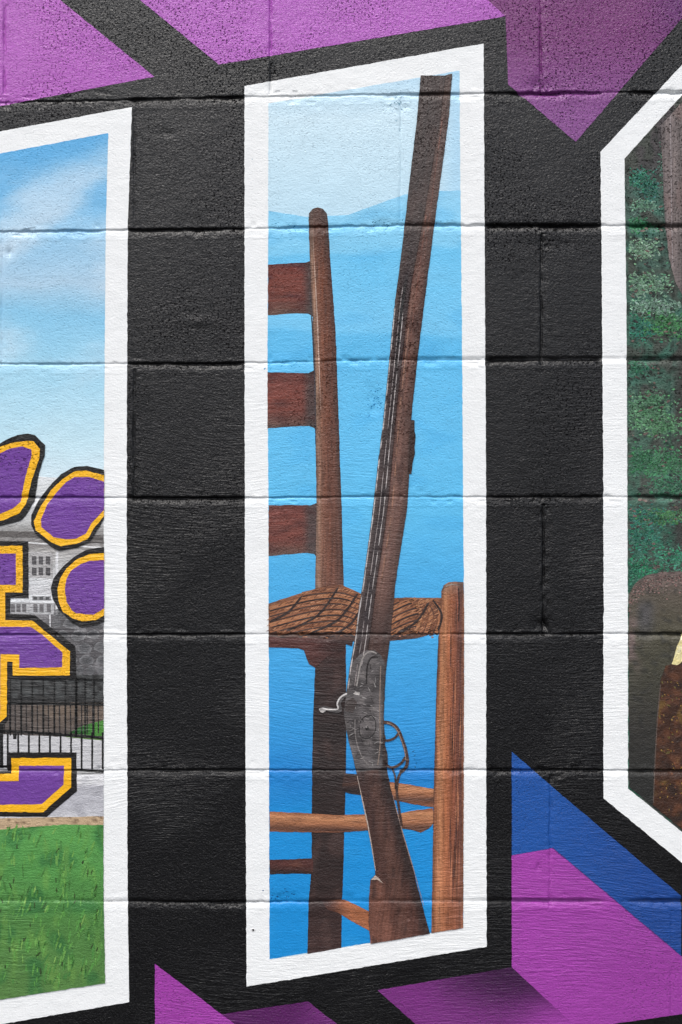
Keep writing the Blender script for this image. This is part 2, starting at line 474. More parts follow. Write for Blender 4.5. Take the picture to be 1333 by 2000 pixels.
# unseen tree line added behind the camera to keep low sky off the gloss
rt = random.Random(2); V = []; F = []
for k in range(5200):
    x = rt.uniform(-110, 110); top = 9.5+1.8*nz(x, 0, 9, 2)+.9*nz(x, 0, 3, 7)
    z = rt.uniform(GZ, 1)*0+GZ+rt.random()*top; y = -38+rt.uniform(-3.5, 3.5)*math.sqrt(max(.05, 1-(z/top)**2))
    r_ = rt.uniform(.5, 1.1); b = len(V)
    for q in range(4):
        V.append((x+rt.uniform(-r_, r_), y+rt.uniform(-r_, r_), max(GZ, z+rt.uniform(-r_, r_))))
    F += [(b, b+1, b+2), (b, b+2, b+3), (b, b+3, b+1)]
me = bpy.data.meshes.new('sky_block_trees'); me.from_pydata(V, [], F); me.materials.append(plain('sky_block_foliage', (.035, .05, .025), .9, 3))
o = bpy.data.objects.new('sky_block_trees', me); COL.objects.link(o); tag(o, 'dark tree line added out of view to block low sky from the gloss', 'trees', kind='stuff')

# ------------------------------------------------------------------ the block wall
wall = thing('block_wall', 'painted concrete block wall that carries the whole black and purple mural', 'wall', 700, YB)
BLK = (.0028, .0026, .0032, 1)
HALF = 4.5               # half a joint in pixels
random.seed(3)
for c in range(K0+1, K1+1):
    yt = lambda x, c=c: joint_py(c-1, x)+11 if c-1 > K0 else YT
    yb = lambda x, c=c: joint_py(c, x)-1.5 if c < K1 else YB
    xs = [X0]+HEADS[c]+[X1]
    for a, b in zip(xs, xs[1:]):
        a2 = a+(4.5 if a != X0 else 0); b2 = b-(4.5 if b != X1 else 0)
        samp = [a2]+[q for q in JX if a2 < q < b2]+[b2]
        poly = [(x, yt(x)) for x in samp]+[(x, yb(x)) for x in reversed(samp)]
        sk = Skin(); sk.add(poly, BLK, 0)
        z1 = WZ(max(yt(a2), yt(b2))+1); z0 = WZ(min(yb(a2), yb(b2))-1)
        sk.build('block', M_WALL, wall, (WX(a2+1), WX(b2-1), .0065, .195, z0, z1))
sk = Skin()
for k in range(K0+1, K1):
    samp = [X0]+list(JX)+[X1]
    sk.add([(x, joint_py(k, x)-1.5) for x in samp]+[(x, joint_py(k, x)+11) for x in reversed(samp)], BLK, 0)
for c in range(K0+1, K1+1):
    for h in HEADS[c]:
        t = joint_py(c-1, h)+11 if c-1 > K0 else YT; b = joint_py(c, h)-1.5 if c < K1 else YB
        sk.add([(h-4.5, t), (h+4.5, t), (h+4.5, b), (h-4.5, b)], BLK, 0)
sk.build('mortar', M_WALL, wall, (WX(X0+4), WX(X1-4), .0085, .188, WZ(YB)+.004, WZ(YT)-.004))

def part(name, mat, layers, parent=None, label=None):
    """layers: list of (polygon, colour, layer, edge roughness)"""
    sk = Skin()
    for q in layers:
        poly, col, lay = q[:3]; amp = q[3] if len(q) > 3 else .7
        sk.add(rough(poly, amp, 7, lay+len(poly)) if amp else poly, col, lay)
    o = sk.build(name, mat, parent)
    if label: o['label'] = label
    return o
def shape(name, label, cat, mat, layers, group=None):
    """a single-mesh thing whose origin sits on the wall at its middle"""
    o = part(name, mat, layers)
    tag(o, label, cat, group)
    me = o.data; xs = [v.co.x for v in me.vertices]; zs = [v.co.z for v in me.vertices]
    c = Vector(((min(xs)+max(xs))/2, 0, (min(zs)+max(zs))/2))
    from mathutils import Matrix
    nrm = [tuple(cn.vector) for cn in me.corner_normals]
    me.transform(Matrix.Translation(-c)); me.normals_split_custom_set(nrm); o.location = c
    return o

# ------------------------------------------------------------------ flat shapes between the letters
def pc(rgb): return lambda x, y: C(rgb, y)
GRP = 'flat purple and blue shapes between the letters'
shape('painted_shape', 'light purple wedge painted in the upper left corner above the campus letter', 'painted shape', M_PAINT,
      [([(302, 150), (-189, -250), (-700, -250), (-700, 339)], lambda x, y: C(mix((178, 100, 186), (172, 92, 182), (x+0)/300), y), 1)], GRP)
shape('painted_shape', 'light purple wide band along the top edge over the chair letter', 'painted shape', M_PAINT,
      [([(428, 126), (-31, -250), (700, -250), (953, 0), (988, 32)], lambda x, y: C((178, 100, 188), y), 1)], GRP)
shape('painted_shape', 'dull dark purple spike pointing down between the chair letter and the foliage letter', 'painted shape', M_PAINT,
      [([(953, 0), (700, -250), (1578, -250), (1125, 277), (993, 165), (988, 32)],
        lambda x, y: C(mix(mix((122, 66, 118), (138, 86, 144), sm(40, 250, y)), (106, 60, 112), sm(1230, 1350, x)*sm(150, 0, y)), y), 1)], GRP)
shape('painted_shape', 'bright purple triangle at the bottom below the campus letter', 'painted shape', M_PAINT,
      [([(303, 1882), (460, 2001), (780, 2250), (303, 2250)], pc((158, 64, 162)), 1)], GRP)
shape('painted_shape', 'small dark plum wedge at the bottom edge under the chair letter', 'painted shape', M_PAINT,
      [([(433, 1981), (602, 1956), (980, 2250), (782, 2250), (462, 2002)], lambda x, y: C(mix((88, 34, 92), (112, 48, 116), sm(560, 640, x)), y), 1)], GRP)
def plum(x, y):
    d = math.hypot((x-1000)/150, (y-1895)/75)
    return C(mix(mix((62, 28, 66), (120, 50, 124), sm(.1, 1.5, d)), (158, 66, 162), sm(60, 0, ((x-1000)*.66-(y-1889)*.75))*sm(40, 130, y-1889)*sm(980, 1090, x)), y)
shape('painted_shape', 'shaded plum parallelogram at the bottom right of the chair letter', 'painted shape', M_PAINT,
      [([(738, 1934), (1000, 1889), (1130, 2010), (1090, 2250), (1092, 2250)], plum, 1)], GRP)
shape('painted_shape', 'large bright magenta purple block at the lower right under the blue strip', 'painted shape', M_PAINT,
      [([(1000, 1670), (1081, 1656), (1447, 1964), (1196, 2000), (1130, 2010), (1000, 1889)], lambda x, y: C(mix((160, 66, 164), (152, 64, 156), sm(1000, 1300, x)), y), 1)], GRP)
shape('painted_shape', 'blue diagonal strip painted above the large magenta block', 'painted shape', M_PAINT,
      [([(1000, 1468), (1084, 1541), (1331, 1750), (1331, 1868), (1080, 1657), (1000, 1671)], lambda x, y: C(mix((34, 84, 160), (32, 72, 144), sm(1030, 1300, x)), y), 1)], GRP)

# ------------------------------------------------------------------ letters with white outlines
WH = lambda x, y: C((239, 241, 241), y)
def cutx(x): return x
# ---- left letter
L_out = [(258, 209), (250, 445), (249, 700), (248, 970), (248, 1240), (249, 1505), (250, 1757), (253, 1957), (0, 2001), (-335, 2057), (-338, 1000), (-335, 315), (0, 257)]
L_in = [(212, 260), (207, 450), (205, 700), (203, 1000), (203, 1500), (206, 1920), (0, 1952), (-290, 1997), (-292, 1000), (-290, 352), (0, 300)]
def left_sky(x, y):
    g = grad([(250, (92, 170, 222)), (380, (112, 182, 228)), (450, (150, 200, 232)), (560, (176, 208, 230)), (620, (140, 200, 232)), (720, (162, 214, 238)), (860, (196, 228, 240)), (940, (214, 232, 240))], y + 22*nz(x, y, 90, 3))
    q = y+x*.28; cl = .85*sm(-.35, .55, nz(x*.5, q, 105, 8)+.22*nz(x*.4, q, 30, 9)+.1*nz(x*.6, q, 9, 4))*sm(290, 400, q)*sm(860, 600, y)
    return C(mix(g, (218, 230, 240), .75*cl), y)
def ring(outer, inner): return outer + [outer[0]] + [inner[0]] + inner[::-1]
t = thing('painted_letter', 'left mural letter outlined in white with a campus scene and blue sky', 'mural letter', 0, 2000, 'white outlined mural letters')
part('white_outline', M_WHITE, [(L_out, WH, 1, .9)], t)
part('painted_sky', M_SKY, [([p for p in L_in[:2]]+[(205, 700), (203, 950), (-292, 950)]+[L_in[-2], L_in[-1]], left_sky, 2, .7)], t)
# ---- chair letter
C_out = [(945, 85), (947, 450), (950, 980), (950, 1500), (951, 1849), (482, 1927), (480, 1500), (478, 700), (478, 168)]
C_in = [(898, 138), (900, 450), (903, 700), (905, 1000), (907, 1240), (906, 1500), (905, 1812), (527, 1874), (526, 1500), (525, 1000), (523, 700), (525, 202)]
EDGE = [(525, 412), (600, 424), (680, 420), (740, 398), (790, 380), (840, 374), (900, 372)]
def mid_sky(x, y, low=False):
    edge = float(np.interp(x, (525, 600, 680, 740, 790, 840, 900), (412, 424, 420, 398, 380, 374, 372)))
    if not low: base = grad([(140, (186, 220, 240)), (230, (206, 231, 243)), (330, (200, 229, 243)), (430, (192, 224, 240))], y+10*nz(x, y, 60, 2)); base = mix(base, (166, 212, 240), .6*sm(845, 895, x))
    else: base = grad([(370, (150, 210, 241)), (480, (134, 206, 241)), (560, (116, 198, 239)), (630, (122, 200, 240)), (700, (106, 193, 238)), (860, (102, 192, 238)), (1010, (96, 189, 235)), (1120, (78, 175, 229)), (1300, (66, 164, 224)), (1440, (52, 150, 216)), (1520, (34, 126, 198)), (1600, (32, 142, 212)), (1900, (28, 138, 208))], y+16*nz(x*.5, y, 50, 6))
    r2 = 492+22*nz(x, 0, 110, 7)-.05*(x-700); r3 = 650+16*nz(x, 0, 120, 9)+.03*(x-700)
    base = mix(base, (74, 178, 232), .28*sm(r2-3, r2+5, y)*sm(r2+75, r2+10, y)); base = mix(base, (76, 174, 226), .34*sm(r3-5, r3+6, y)*sm(r3+100, r3+15, y))
    return C(mix(base, (60, 160, 222), .18*sm(.1, .5, nz(x*.5, y, 40, 17))*low), y)
t = thing('painted_letter', 'middle mural letter outlined in white with a chair and rifle on blue sky', 'mural letter', 716, 1927, 'white outlined mural letters')
part('white_outline', M_WHITE, [(C_out, WH, 1, .9)], t)
part('painted_sky', M_SKY, [(C_in, mid_sky, 2, .7), (EDGE+[(903, 700), (905, 1000), (907, 1240), (906, 1500), (905, 1811), (527, 1873), (526, 1500), (525, 1000), (523, 700)], lambda x, y: mid_sky(x, y, True), 2.5, .6)], t)
sk = Skin(); rr = random.Random(6)  # pit and crack shade, with some uncovered pores, painted as darker dabs
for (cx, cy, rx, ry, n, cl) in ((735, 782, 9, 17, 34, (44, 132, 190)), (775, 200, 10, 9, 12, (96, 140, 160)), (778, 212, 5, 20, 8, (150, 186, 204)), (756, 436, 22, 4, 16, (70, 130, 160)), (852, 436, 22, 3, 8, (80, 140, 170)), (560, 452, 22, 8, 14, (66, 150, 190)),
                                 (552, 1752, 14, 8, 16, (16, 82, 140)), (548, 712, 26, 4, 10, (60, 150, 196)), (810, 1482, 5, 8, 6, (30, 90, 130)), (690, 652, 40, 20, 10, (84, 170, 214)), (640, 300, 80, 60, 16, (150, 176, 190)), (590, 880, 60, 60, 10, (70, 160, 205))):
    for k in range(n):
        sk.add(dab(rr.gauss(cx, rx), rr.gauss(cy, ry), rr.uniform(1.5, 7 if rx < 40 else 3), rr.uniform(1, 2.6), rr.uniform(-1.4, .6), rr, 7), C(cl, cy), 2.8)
sk.build('pit_dab', M_SKY, t)['kind'] = 'stuff'
# ---- right letter
R_out = [(1173, 297), (1333, 126), (1430, 20), (1800, -45), (1800, 1775), (1500, 1822), (1179, 1559), (1179, 1240), (1179, 1000), (1177, 700), (1175, 450)]
R_in = [(1220, 310), (1333, 185), (1450, 70), (1755, 12), (1755, 1735), (1515, 1772), (1333, 1625), (1227, 1540), (1227, 1240), (1226, 1000), (1224, 600)]
t3 = thing('painted_letter', 'right mural letter outlined in white with dark foliage and a brown figure', 'mural letter', 1480, 1822, 'white outlined mural letters')
part('white_outline', M_WHITE, [(R_out, WH, 1, .9)], t3)
def rbase(x, y):
    n1 = nz(x, y, 26, 1); n2 = nz(x, y, 60, 2)
    g = grad([(180, (86, 78, 80)), (320, (78, 76, 76)), (380, (80, 100, 92)), (640, (72, 100, 88)), (700, (70, 98, 86)), (900, (74, 100, 86)), (1000, (62, 94, 80)), (1120, (40, 90, 72))], y)
    g = mix(g, (76, 122, 106), .6*sm(.05, .5, n1+n2*.5)*sm(330, 400, y)); g = mix(g, (76, 80, 74), .9*sm(-.05, .25, -n1+.5*n2)); g = mix(g, (44, 48, 44), .6*sm(.1, .4, nz(x, y, 11, 41))); g = mix(g, (62, 58, 56), .8*sm(1300, 1333, x)*sm(640, 720, y))
    return C(g, y)
part('backdrop', M_STONE, [(R_in, rbase, 2, .7)], t3)

# ------------------------------------------------------------------ foliage, trunk, rock and figure in the right letter
rnd = random.Random(11)
R_in_rect = lambda x, y: x > 1228 and y > 310-(x-1220)*1.1+10
sk = Skin()
clumps = [(1250, 350, 30, 22, (66, 138, 116)), (1270, 372, 20, 26, (60, 120, 104)), (1255, 402, 34, 14, (128, 172, 146)), (1300, 330, 12, 60, (96, 130, 116)), (1246, 440, 30, 18, (70, 140, 96)),
          (1252, 486, 40, 24, (150, 186, 156)), (1262, 555, 52, 26, (136, 176, 144)), (1280, 600, 60, 20, (146, 182, 160)), (1310, 635, 60, 28, (84, 146, 92)),
          (1245, 640, 40, 30, (58, 128, 108)), (1258, 806, 56, 36, (112, 166, 122)), (1290, 830, 50, 26, (104, 158, 112)), (1270, 790, 40, 30, (96, 150, 110)),
          (1290, 905, 70, 30, (76, 140, 96)), (1245, 900, 40, 30, (66, 130, 92)), (1260, 1010, 60, 22, (48, 124, 104)), (1250, 1050, 50, 30, (52, 130, 106)),
          (1310, 950, 50, 24, (64, 124, 92)), (1320, 1090, 40, 26, (64, 150, 116)), (1250, 1110, 46, 26, (44, 132, 96)), (1300, 1010, 50, 18, (88, 146, 90)), (1240, 720, 40, 16, (54, 118, 88)), (1420, 500, 80, 120, (70, 140, 100)), (1420, 900, 80, 140, (76, 146, 100))]
for (cx, cy, rx, ry, col) in clumps:
    for k in range(int(rx*ry/3)):
        x = rnd.gauss(cx, rx*.45); y = rnd.gauss(cy, ry*.42)
        if x < 1230 or x > 1745 or y < 310-(x-1220)*1.02+14: continue
        f = rnd.uniform(-22, 22); f2 = rnd.uniform(-8, 8)
        c2 = tuple(min(255, max(0, v+f+(f2 if i == 1 else -f2))) for i, v in enumerate(col))
        c2 = mix(c2, (80, 104, 92), rnd.uniform(.0, .65))
        sk.add(dab(x, y, rnd.uniform(2.5, 9), rnd.uniform(2, 4.5), rnd.uniform(-.9, .9), rnd, 6), C(c2, y), rnd.choice((3, 4)))
for k in range(420):     # reddish flecks and dark gaps
    x = rnd.uniform(1230, 1325); y = rnd.uniform(400, 1120)
    if nz(x, y, 24, 5) < -.02: continue
    c2 = rnd.choice(((112, 98, 92), (60, 64, 60), (56, 74, 66), (104, 92, 86), (58, 62, 60)))
    sk.add(dab(x, y, rnd.uniform(4, 12), rnd.uniform(2.5, 6), rnd.uniform(-.6, .6), rnd, 7), C(c2, y), 5)
o = sk.build('painted_foliage', M_STONE)
tag(o, 'dabbed green and mint leaves painted on the left side of the right letter', 'painted foliage', kind='stuff')

def trunkc(x, y):
    g = mix((124, 114, 112), (106, 98, 96), sm(1312, 1333, x)); g = mix(g, (78, 74, 74), sm(1306, 1290, x)*.6)
    return C(mix(g, (122, 104, 100), .5*sm(.1, .5, nz(x*3, y, 60, 4))), y)
tt = thing('painted_tree', 'greyish brown tree trunk painted at the top of the right letter beside the leaves', 'painted tree', 1330, 560)
part('trunk', M_WV, [([(1290, 245), (1333, 200), (1440, 96), (1440, 620), (1333, 578), (1318, 548), (1306, 500), (1298, 420)], trunkc, 6, 1.2)], tt)
part('seam', M_PAINT, [(ribbon([(1309, 226), (1311, 330), (1312, 430), (1314, 520)], 2.2), C((150, 140, 140), 300), 7, .3)], tt)

def rockc(x, y):
    g = grad([(1118, (112, 96, 92)), (1160, (90, 82, 72)), (1230, (80, 76, 62)), (1300, (70, 68, 56)), (1420, (52, 50, 46)), (1520, (44, 44, 42))], y+8*nz(x, y, 22, 3))
    g = mix(g, (124, 104, 104), .7*sm(1262, 1236, x)*sm(1180, 1230, y)*sm(1340, 1270, y)*sm(-.4, .3, nz(x, y, 18, 2)))
    g = mix(g, (80, 80, 88), .6*sm(1236, 1256, x)*sm(1290, 1262, x)*sm(1160, 1190, y)*sm(1270, 1210, y))
    return C(mix(g, (40, 40, 38), .5*sm(.1, .5, nz(x, y, 14, 7))), y)
rk = thing('painted_rock', 'grey brown rounded boulder painted below the leaves in the right letter', 'painted rock', 1290, 1600)
part('face', M_PIC, [([(1228, 1160), (1240, 1140), (1260, 1125), (1290, 1117), (1333, 1116), (1500, 1130), (1500, 1755), (1333, 1620), (1229, 1537), (1228, 1240)], rockc, 6, 1.3)], rk)
sk = Skin()
for k in range(420):
    a = rnd.uniform(0, 1); x = 1229+a*104; y = float(np.interp(x, (1229, 1240, 1260, 1290, 1333), (1166, 1148, 1133, 1124, 1124)))+abs(rnd.gauss(0, 14))
    sk.add(dab(x, y, rnd.uniform(2.5, 5), rnd.uniform(1.8, 3.5), rnd.uniform(-1, 1), rnd, 6), C(rnd.choice(((150, 118, 112), (132, 116, 108), (120, 100, 96), (96, 90, 84))), y), 7)
sk.build('speckle', M_PIC, rk)['kind'] = 'stuff'
def coatc(x, y):
    g = mix((62, 40, 30), (92, 58, 40), sm(-.2, .5, nz(x, y, 16, 5))); g = mix(g, (130, 104, 48), .55*sm(.25, .6, nz(x, y, 22, 12)))
    return C(mix(g, (38, 30, 28), .6*sm(.15, .5, nz(x, y, 26, 21))), y)
fg = thing('painted_coat', 'rust brown mottled garment painted at the right edge over the boulder', 'painted garment', 1320, 1620)
part('cloth', M_PIC, [([(1290, 1330), (1300, 1300), (1316, 1296), (1333, 1268), (1480, 1240), (1480, 1738), (1333, 1620), (1275, 1572), (1280, 1480), (1283, 1400)], coatc, 8, 1.2)], fg)
part('edge', M_PAINT, [(ribbon([(1290, 1338), (1284, 1400), (1280, 1470), (1276, 1568)], 2.0), C((92, 80, 74)), 9, .3)], fg)
sk = Skin()
for k in range(520):
    x = rnd.uniform(1288, 1400); y = rnd.uniform(1330, 1585)
    if nz(x, y, 20, 31) < -.05 or y > 1560+(x-1275)*.8: continue
    sk.add(dab(x, y, rnd.uniform(2.5, 6), rnd.uniform(1.8, 3.5), rnd.uniform(.6, 2.2), rnd, 6), C(rnd.choice(((140, 110, 54), (120, 74, 46), (44, 34, 34), (104, 96, 50), (84, 52, 38))), y), 9)
sk.build('dabs', M_PIC, fg)['kind'] = 'stuff'
part('collar', M_PAINT, [([(1312, 1297), (1322, 1262), (1333, 1240), (1380, 1190), (1380, 1270), (1340, 1286), (1322, 1299)], lambda x, y: C(mix((226, 212, 150), (238, 230, 190), sm(-.2, .4, nz(x, y, 9, 3))), y), 10, 1.0)], fg, 'cream yellow collar edge')

# ------------------------------------------------------------------ chair
BR = (102, 62, 54)
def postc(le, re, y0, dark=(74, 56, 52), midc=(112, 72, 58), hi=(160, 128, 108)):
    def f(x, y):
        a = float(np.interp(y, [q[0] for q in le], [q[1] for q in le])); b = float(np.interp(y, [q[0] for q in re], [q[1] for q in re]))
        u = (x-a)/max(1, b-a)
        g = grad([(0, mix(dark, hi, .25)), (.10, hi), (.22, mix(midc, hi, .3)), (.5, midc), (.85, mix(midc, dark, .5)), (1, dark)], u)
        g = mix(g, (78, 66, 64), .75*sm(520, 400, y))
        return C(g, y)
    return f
ch = thing('painted_chair', 'brown ladder back wooden chair painted on the blue sky behind the rifle', 'painted chair', 700, 1870)
le = [(405, 610), (425, 603), (515, 606), (615, 611), (700, 614), (880, 617), (1140, 616), (1160, 617)]; re = [(405, 632), (425, 641), (515, 646), (650, 656), (880, 664), (1000, 668), (1140, 672), (1160, 672)]
def slatc(y0, y1):
    def f(x, y):
        g = grad([(0, (100, 58, 54)), (.25, (122, 70, 62)), (.7, (114, 66, 58)), (.92, (104, 78, 70)), (1, (96, 78, 72))], (y-y0)/(y1-y0))
        g = mix(g, (70, 66, 66), .75*sm(588, 606, x)); return C(mix(g, (74, 44, 42), .5*sm(.0, .5, nz(x, y*2, 30, y0))), y)
    return f
part('slat', M_WH, [([(524, 517), (560, 515), (598, 513), (612, 508), (615, 622), (603, 613), (580, 612), (524, 616)], slatc(514, 616), 3)], ch)
part('slat', M_WH, [([(523, 727), (570, 728), (603, 729), (618, 720), (620, 846), (614, 836), (604, 832), (570, 833), (523, 837)], slatc(728, 836), 3)], ch)
part('slat', M_WH, [([(525, 987), (570, 986), (606, 987), (620, 982), (622, 1092), (614, 1082), (600, 1080), (525, 1086)], slatc(986, 1086), 3)], ch)
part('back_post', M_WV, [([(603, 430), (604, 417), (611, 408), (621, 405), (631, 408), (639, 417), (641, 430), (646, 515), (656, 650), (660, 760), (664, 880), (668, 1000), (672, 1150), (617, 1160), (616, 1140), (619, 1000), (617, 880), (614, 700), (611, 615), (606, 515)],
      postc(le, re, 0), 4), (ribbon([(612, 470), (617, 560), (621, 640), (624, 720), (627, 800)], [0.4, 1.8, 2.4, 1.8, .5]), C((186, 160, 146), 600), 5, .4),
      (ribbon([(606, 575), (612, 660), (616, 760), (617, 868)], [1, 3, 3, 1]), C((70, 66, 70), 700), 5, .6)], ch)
def legc(x, y):
    g = grad([(1240, (86, 50, 44)), (1290, (58, 42, 40)), (1420, (46, 38, 37)), (1700, (48, 38, 37)), (1860, (66, 48, 46))], y)
    return C(mix(g, (84, 64, 60), .5*sm(.1, .5, nz(x, y*.4, 24, 8))), y)
part('leg', M_WH, [([(598, 1262), (676, 1250), (677, 1450), (675, 1550), (671, 1700), (668, 1770), (667, 1851), (601, 1863), (603, 1760), (609, 1700), (610, 1500), (612, 1400), (616, 1303), (604, 1296)], legc, 3)], ch)
def seatc(x, y):
    d = nz(x*.35+y*1.1, x*.25, 14, 4)
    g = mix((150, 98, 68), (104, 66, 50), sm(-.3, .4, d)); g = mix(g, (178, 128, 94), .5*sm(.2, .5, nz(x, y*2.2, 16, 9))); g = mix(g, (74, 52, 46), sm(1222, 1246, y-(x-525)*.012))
    return C(g, y)
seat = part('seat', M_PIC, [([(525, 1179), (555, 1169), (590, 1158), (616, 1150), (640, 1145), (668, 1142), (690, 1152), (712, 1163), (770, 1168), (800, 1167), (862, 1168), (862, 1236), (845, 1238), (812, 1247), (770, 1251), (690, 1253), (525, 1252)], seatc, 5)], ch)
sk = Skin()
def arc(p, q, bend, w, col, lay):
    mx, my = (p[0]+q[0])/2-(q[1]-p[1])*bend, (p[1]+q[1])/2+(q[0]-p[0])*bend
    sk.add(rough(ribbon(spline([p, (mx, my), q], 5), [w*.3]+[w]*9+[w*.3]), .9, 5, w), col, lay)
DK = C((52, 40, 38)); DK2 = C((76, 54, 46)); LT = C((184, 134, 100)); LT2 = C((164, 110, 80))
def inseat(x, y):
    top = float(np.interp(x, (525, 555, 590, 616, 668, 690, 712, 770, 862), (1181, 1171, 1160, 1152, 1145, 1155, 1166, 1170, 1170)))
    return 526 < x < 860 and top < y < 1240
def strand(pts, w, tone):
    pts = [p for p in spline(pts, 8) if inseat(*p)]
    if len(pts) < 4: return
    sk.add(rough(ribbon([(x, y+w*.42) for x, y in pts], w*.75), .6, 5, w), DK2 if tone else DK, 6)
    sk.add(rough(ribbon(pts, w*.80), .6, 5, w+1), C(mix((168, 112, 78), (132, 84, 60), tone)), 7)
    n = len(pts)
    for i in range(0, n-2):                       # the twist of the cord: slanting light and dark ticks
        x, y = pts[i]
        sk.add(dab(x+rnd.uniform(-2, 2), y-w*.12, w*rnd.uniform(.9, 1.5), 1.6, -.55+rnd.uniform(-.3, .3), rnd, 6), C(rnd.choice(((192, 140, 104), (178, 126, 90), (104, 66, 50), (90, 58, 46)))), 8)
for k in range(-2, 9):
    y0 = 1176+k*11
    strand([(520, y0+14), (560, y0+3), (610, y0-9), (660, y0-13), (690, y0-6), (712, y0+4)], 9.5, (k % 3)/2.4)
for k in range(-4, 7):
    y0 = 1178+k*12
    strand([(764, y0+12), (784, y0+2), (804, y0-6), (822, y0-10)], 9.5, (k % 2)*.7)
for k in range(5):
    x0 = 820+k*10
    strand([(x0-16, 1172), (x0-2, 1188), (x0+2, 1208), (x0-8, 1236)], 8.5, (k % 2)*.8)
for p, q, b_ in (((560, 1232), (662, 1146), .12), ((604, 1238), (700, 1158), .12), ((527, 1214), (590, 1164), .10), ((655, 1238), (705, 1190), .1), ((776, 1236), (838, 1176), .12), ((846, 1172), (856, 1232), -.2)):
    arc(p, q, b_, 4.2, DK, 9)
for k in range(150):     # shaggy underside
    x = rnd.uniform(528, 690) if k % 3 else rnd.uniform(770, 850); y = 1236+rnd.gauss(0, 5)-(0 if x < 700 else 2)
    sk.add(dab(x, y, rnd.uniform(4, 13), rnd.uniform(1.5, 3), rnd.uniform(-.5, .5), rnd, 7), rnd.choice((DK, DK2, LT2, DK)), 7)
for k in range(500): random.random()
sk.build('weave', M_PIC, seat)['kind'] = 'stuff'
part('seat_rail', M_WH, [([(525, 1244), (600, 1246), (690, 1251), (688, 1262), (676, 1258), (672, 1270), (640, 1282), (616, 1304), (604, 1297), (599, 1285), (594, 1270), (584, 1266), (525, 1264)],
      lambda x, y: C(mix((84, 50, 46), (58, 42, 40), sm(590, 680, x)), y), 6)], ch)
fe = [(1137, 868), (1160, 862), (1240, 857), (1330, 853), (1480, 849), (1560, 847), (1700, 845), (1830, 843)]
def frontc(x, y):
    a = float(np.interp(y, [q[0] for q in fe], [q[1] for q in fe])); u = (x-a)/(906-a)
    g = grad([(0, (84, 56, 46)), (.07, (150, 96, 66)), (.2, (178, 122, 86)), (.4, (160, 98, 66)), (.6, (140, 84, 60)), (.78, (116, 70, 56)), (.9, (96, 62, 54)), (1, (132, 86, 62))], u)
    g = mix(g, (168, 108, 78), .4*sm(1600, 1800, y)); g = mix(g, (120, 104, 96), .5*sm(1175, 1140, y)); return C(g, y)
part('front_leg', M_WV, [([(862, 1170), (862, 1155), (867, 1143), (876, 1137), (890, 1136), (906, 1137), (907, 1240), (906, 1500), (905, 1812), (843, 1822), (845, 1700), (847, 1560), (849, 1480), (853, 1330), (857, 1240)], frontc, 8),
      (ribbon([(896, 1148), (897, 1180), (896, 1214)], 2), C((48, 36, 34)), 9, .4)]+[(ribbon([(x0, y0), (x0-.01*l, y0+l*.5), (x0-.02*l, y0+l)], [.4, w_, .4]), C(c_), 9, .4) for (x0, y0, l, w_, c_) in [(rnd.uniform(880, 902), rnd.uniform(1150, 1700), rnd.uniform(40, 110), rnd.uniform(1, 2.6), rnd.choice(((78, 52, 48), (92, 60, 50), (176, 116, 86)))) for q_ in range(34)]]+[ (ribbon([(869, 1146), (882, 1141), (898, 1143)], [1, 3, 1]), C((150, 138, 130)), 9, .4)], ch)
def rungc(y0, y1, a=(196, 138, 98), b=(150, 94, 66), d=(78, 54, 46)):
    def f(x, y):
        u = (y-y0-(x-527)*.02)/(y1-y0); return C(mix(grad([(0, b), (.2, a), (.55, mix(a, b, .6)), (.85, d), (1, mix(d, b, .7))], u), (110, 72, 54), .35*sm(.0, .5, nz(x*.4, y*2, 16, y0))), y)
    return f
part('rung', M_WH, [([(527, 1585), (600, 1588), (660, 1592), (714, 1590), (722, 1622), (660, 1626), (527, 1624)], rungc(1586, 1624), 5)], ch)
part('rung', M_WH, [([(776, 1590), (800, 1584), (845, 1578), (849, 1592), (848, 1606), (838, 1618), (822, 1626), (800, 1620), (786, 1618)], rungc(1574, 1620), 5)], ch)
part('rung', M_WH, [([(758, 1526), (800, 1532), (850, 1541), (850, 1577), (810, 1571), (770, 1562)], rungc(1524, 1562), 5)], ch)
part('rung', M_WH, [([(672, 1510), (712, 1514), (714, 1554), (690, 1551), (668, 1546)], rungc(1510, 1550, (70, 52, 48), (54, 42, 40), (40, 34, 34)), 5)], ch)
part('rung', M_WH, [([(527, 1679), (570, 1678), (612, 1676), (612, 1707), (570, 1706), (527, 1708)], rungc(1676, 1708, (88, 52, 48), (66, 42, 40), (44, 34, 34)), 4)], ch)
part('rung', M_WH, [([(628, 1758), (672, 1757), (694, 1766), (724, 1781), (724, 1819), (690, 1800), (660, 1782), (640, 1776)], lambda x, y: C(mix(mix((64, 44, 42), (166, 104, 72), sm(630, 690, x)), (90, 58, 48), sm(0, 14, y-(1772+(x-650)*.6))), y), 5)], ch)

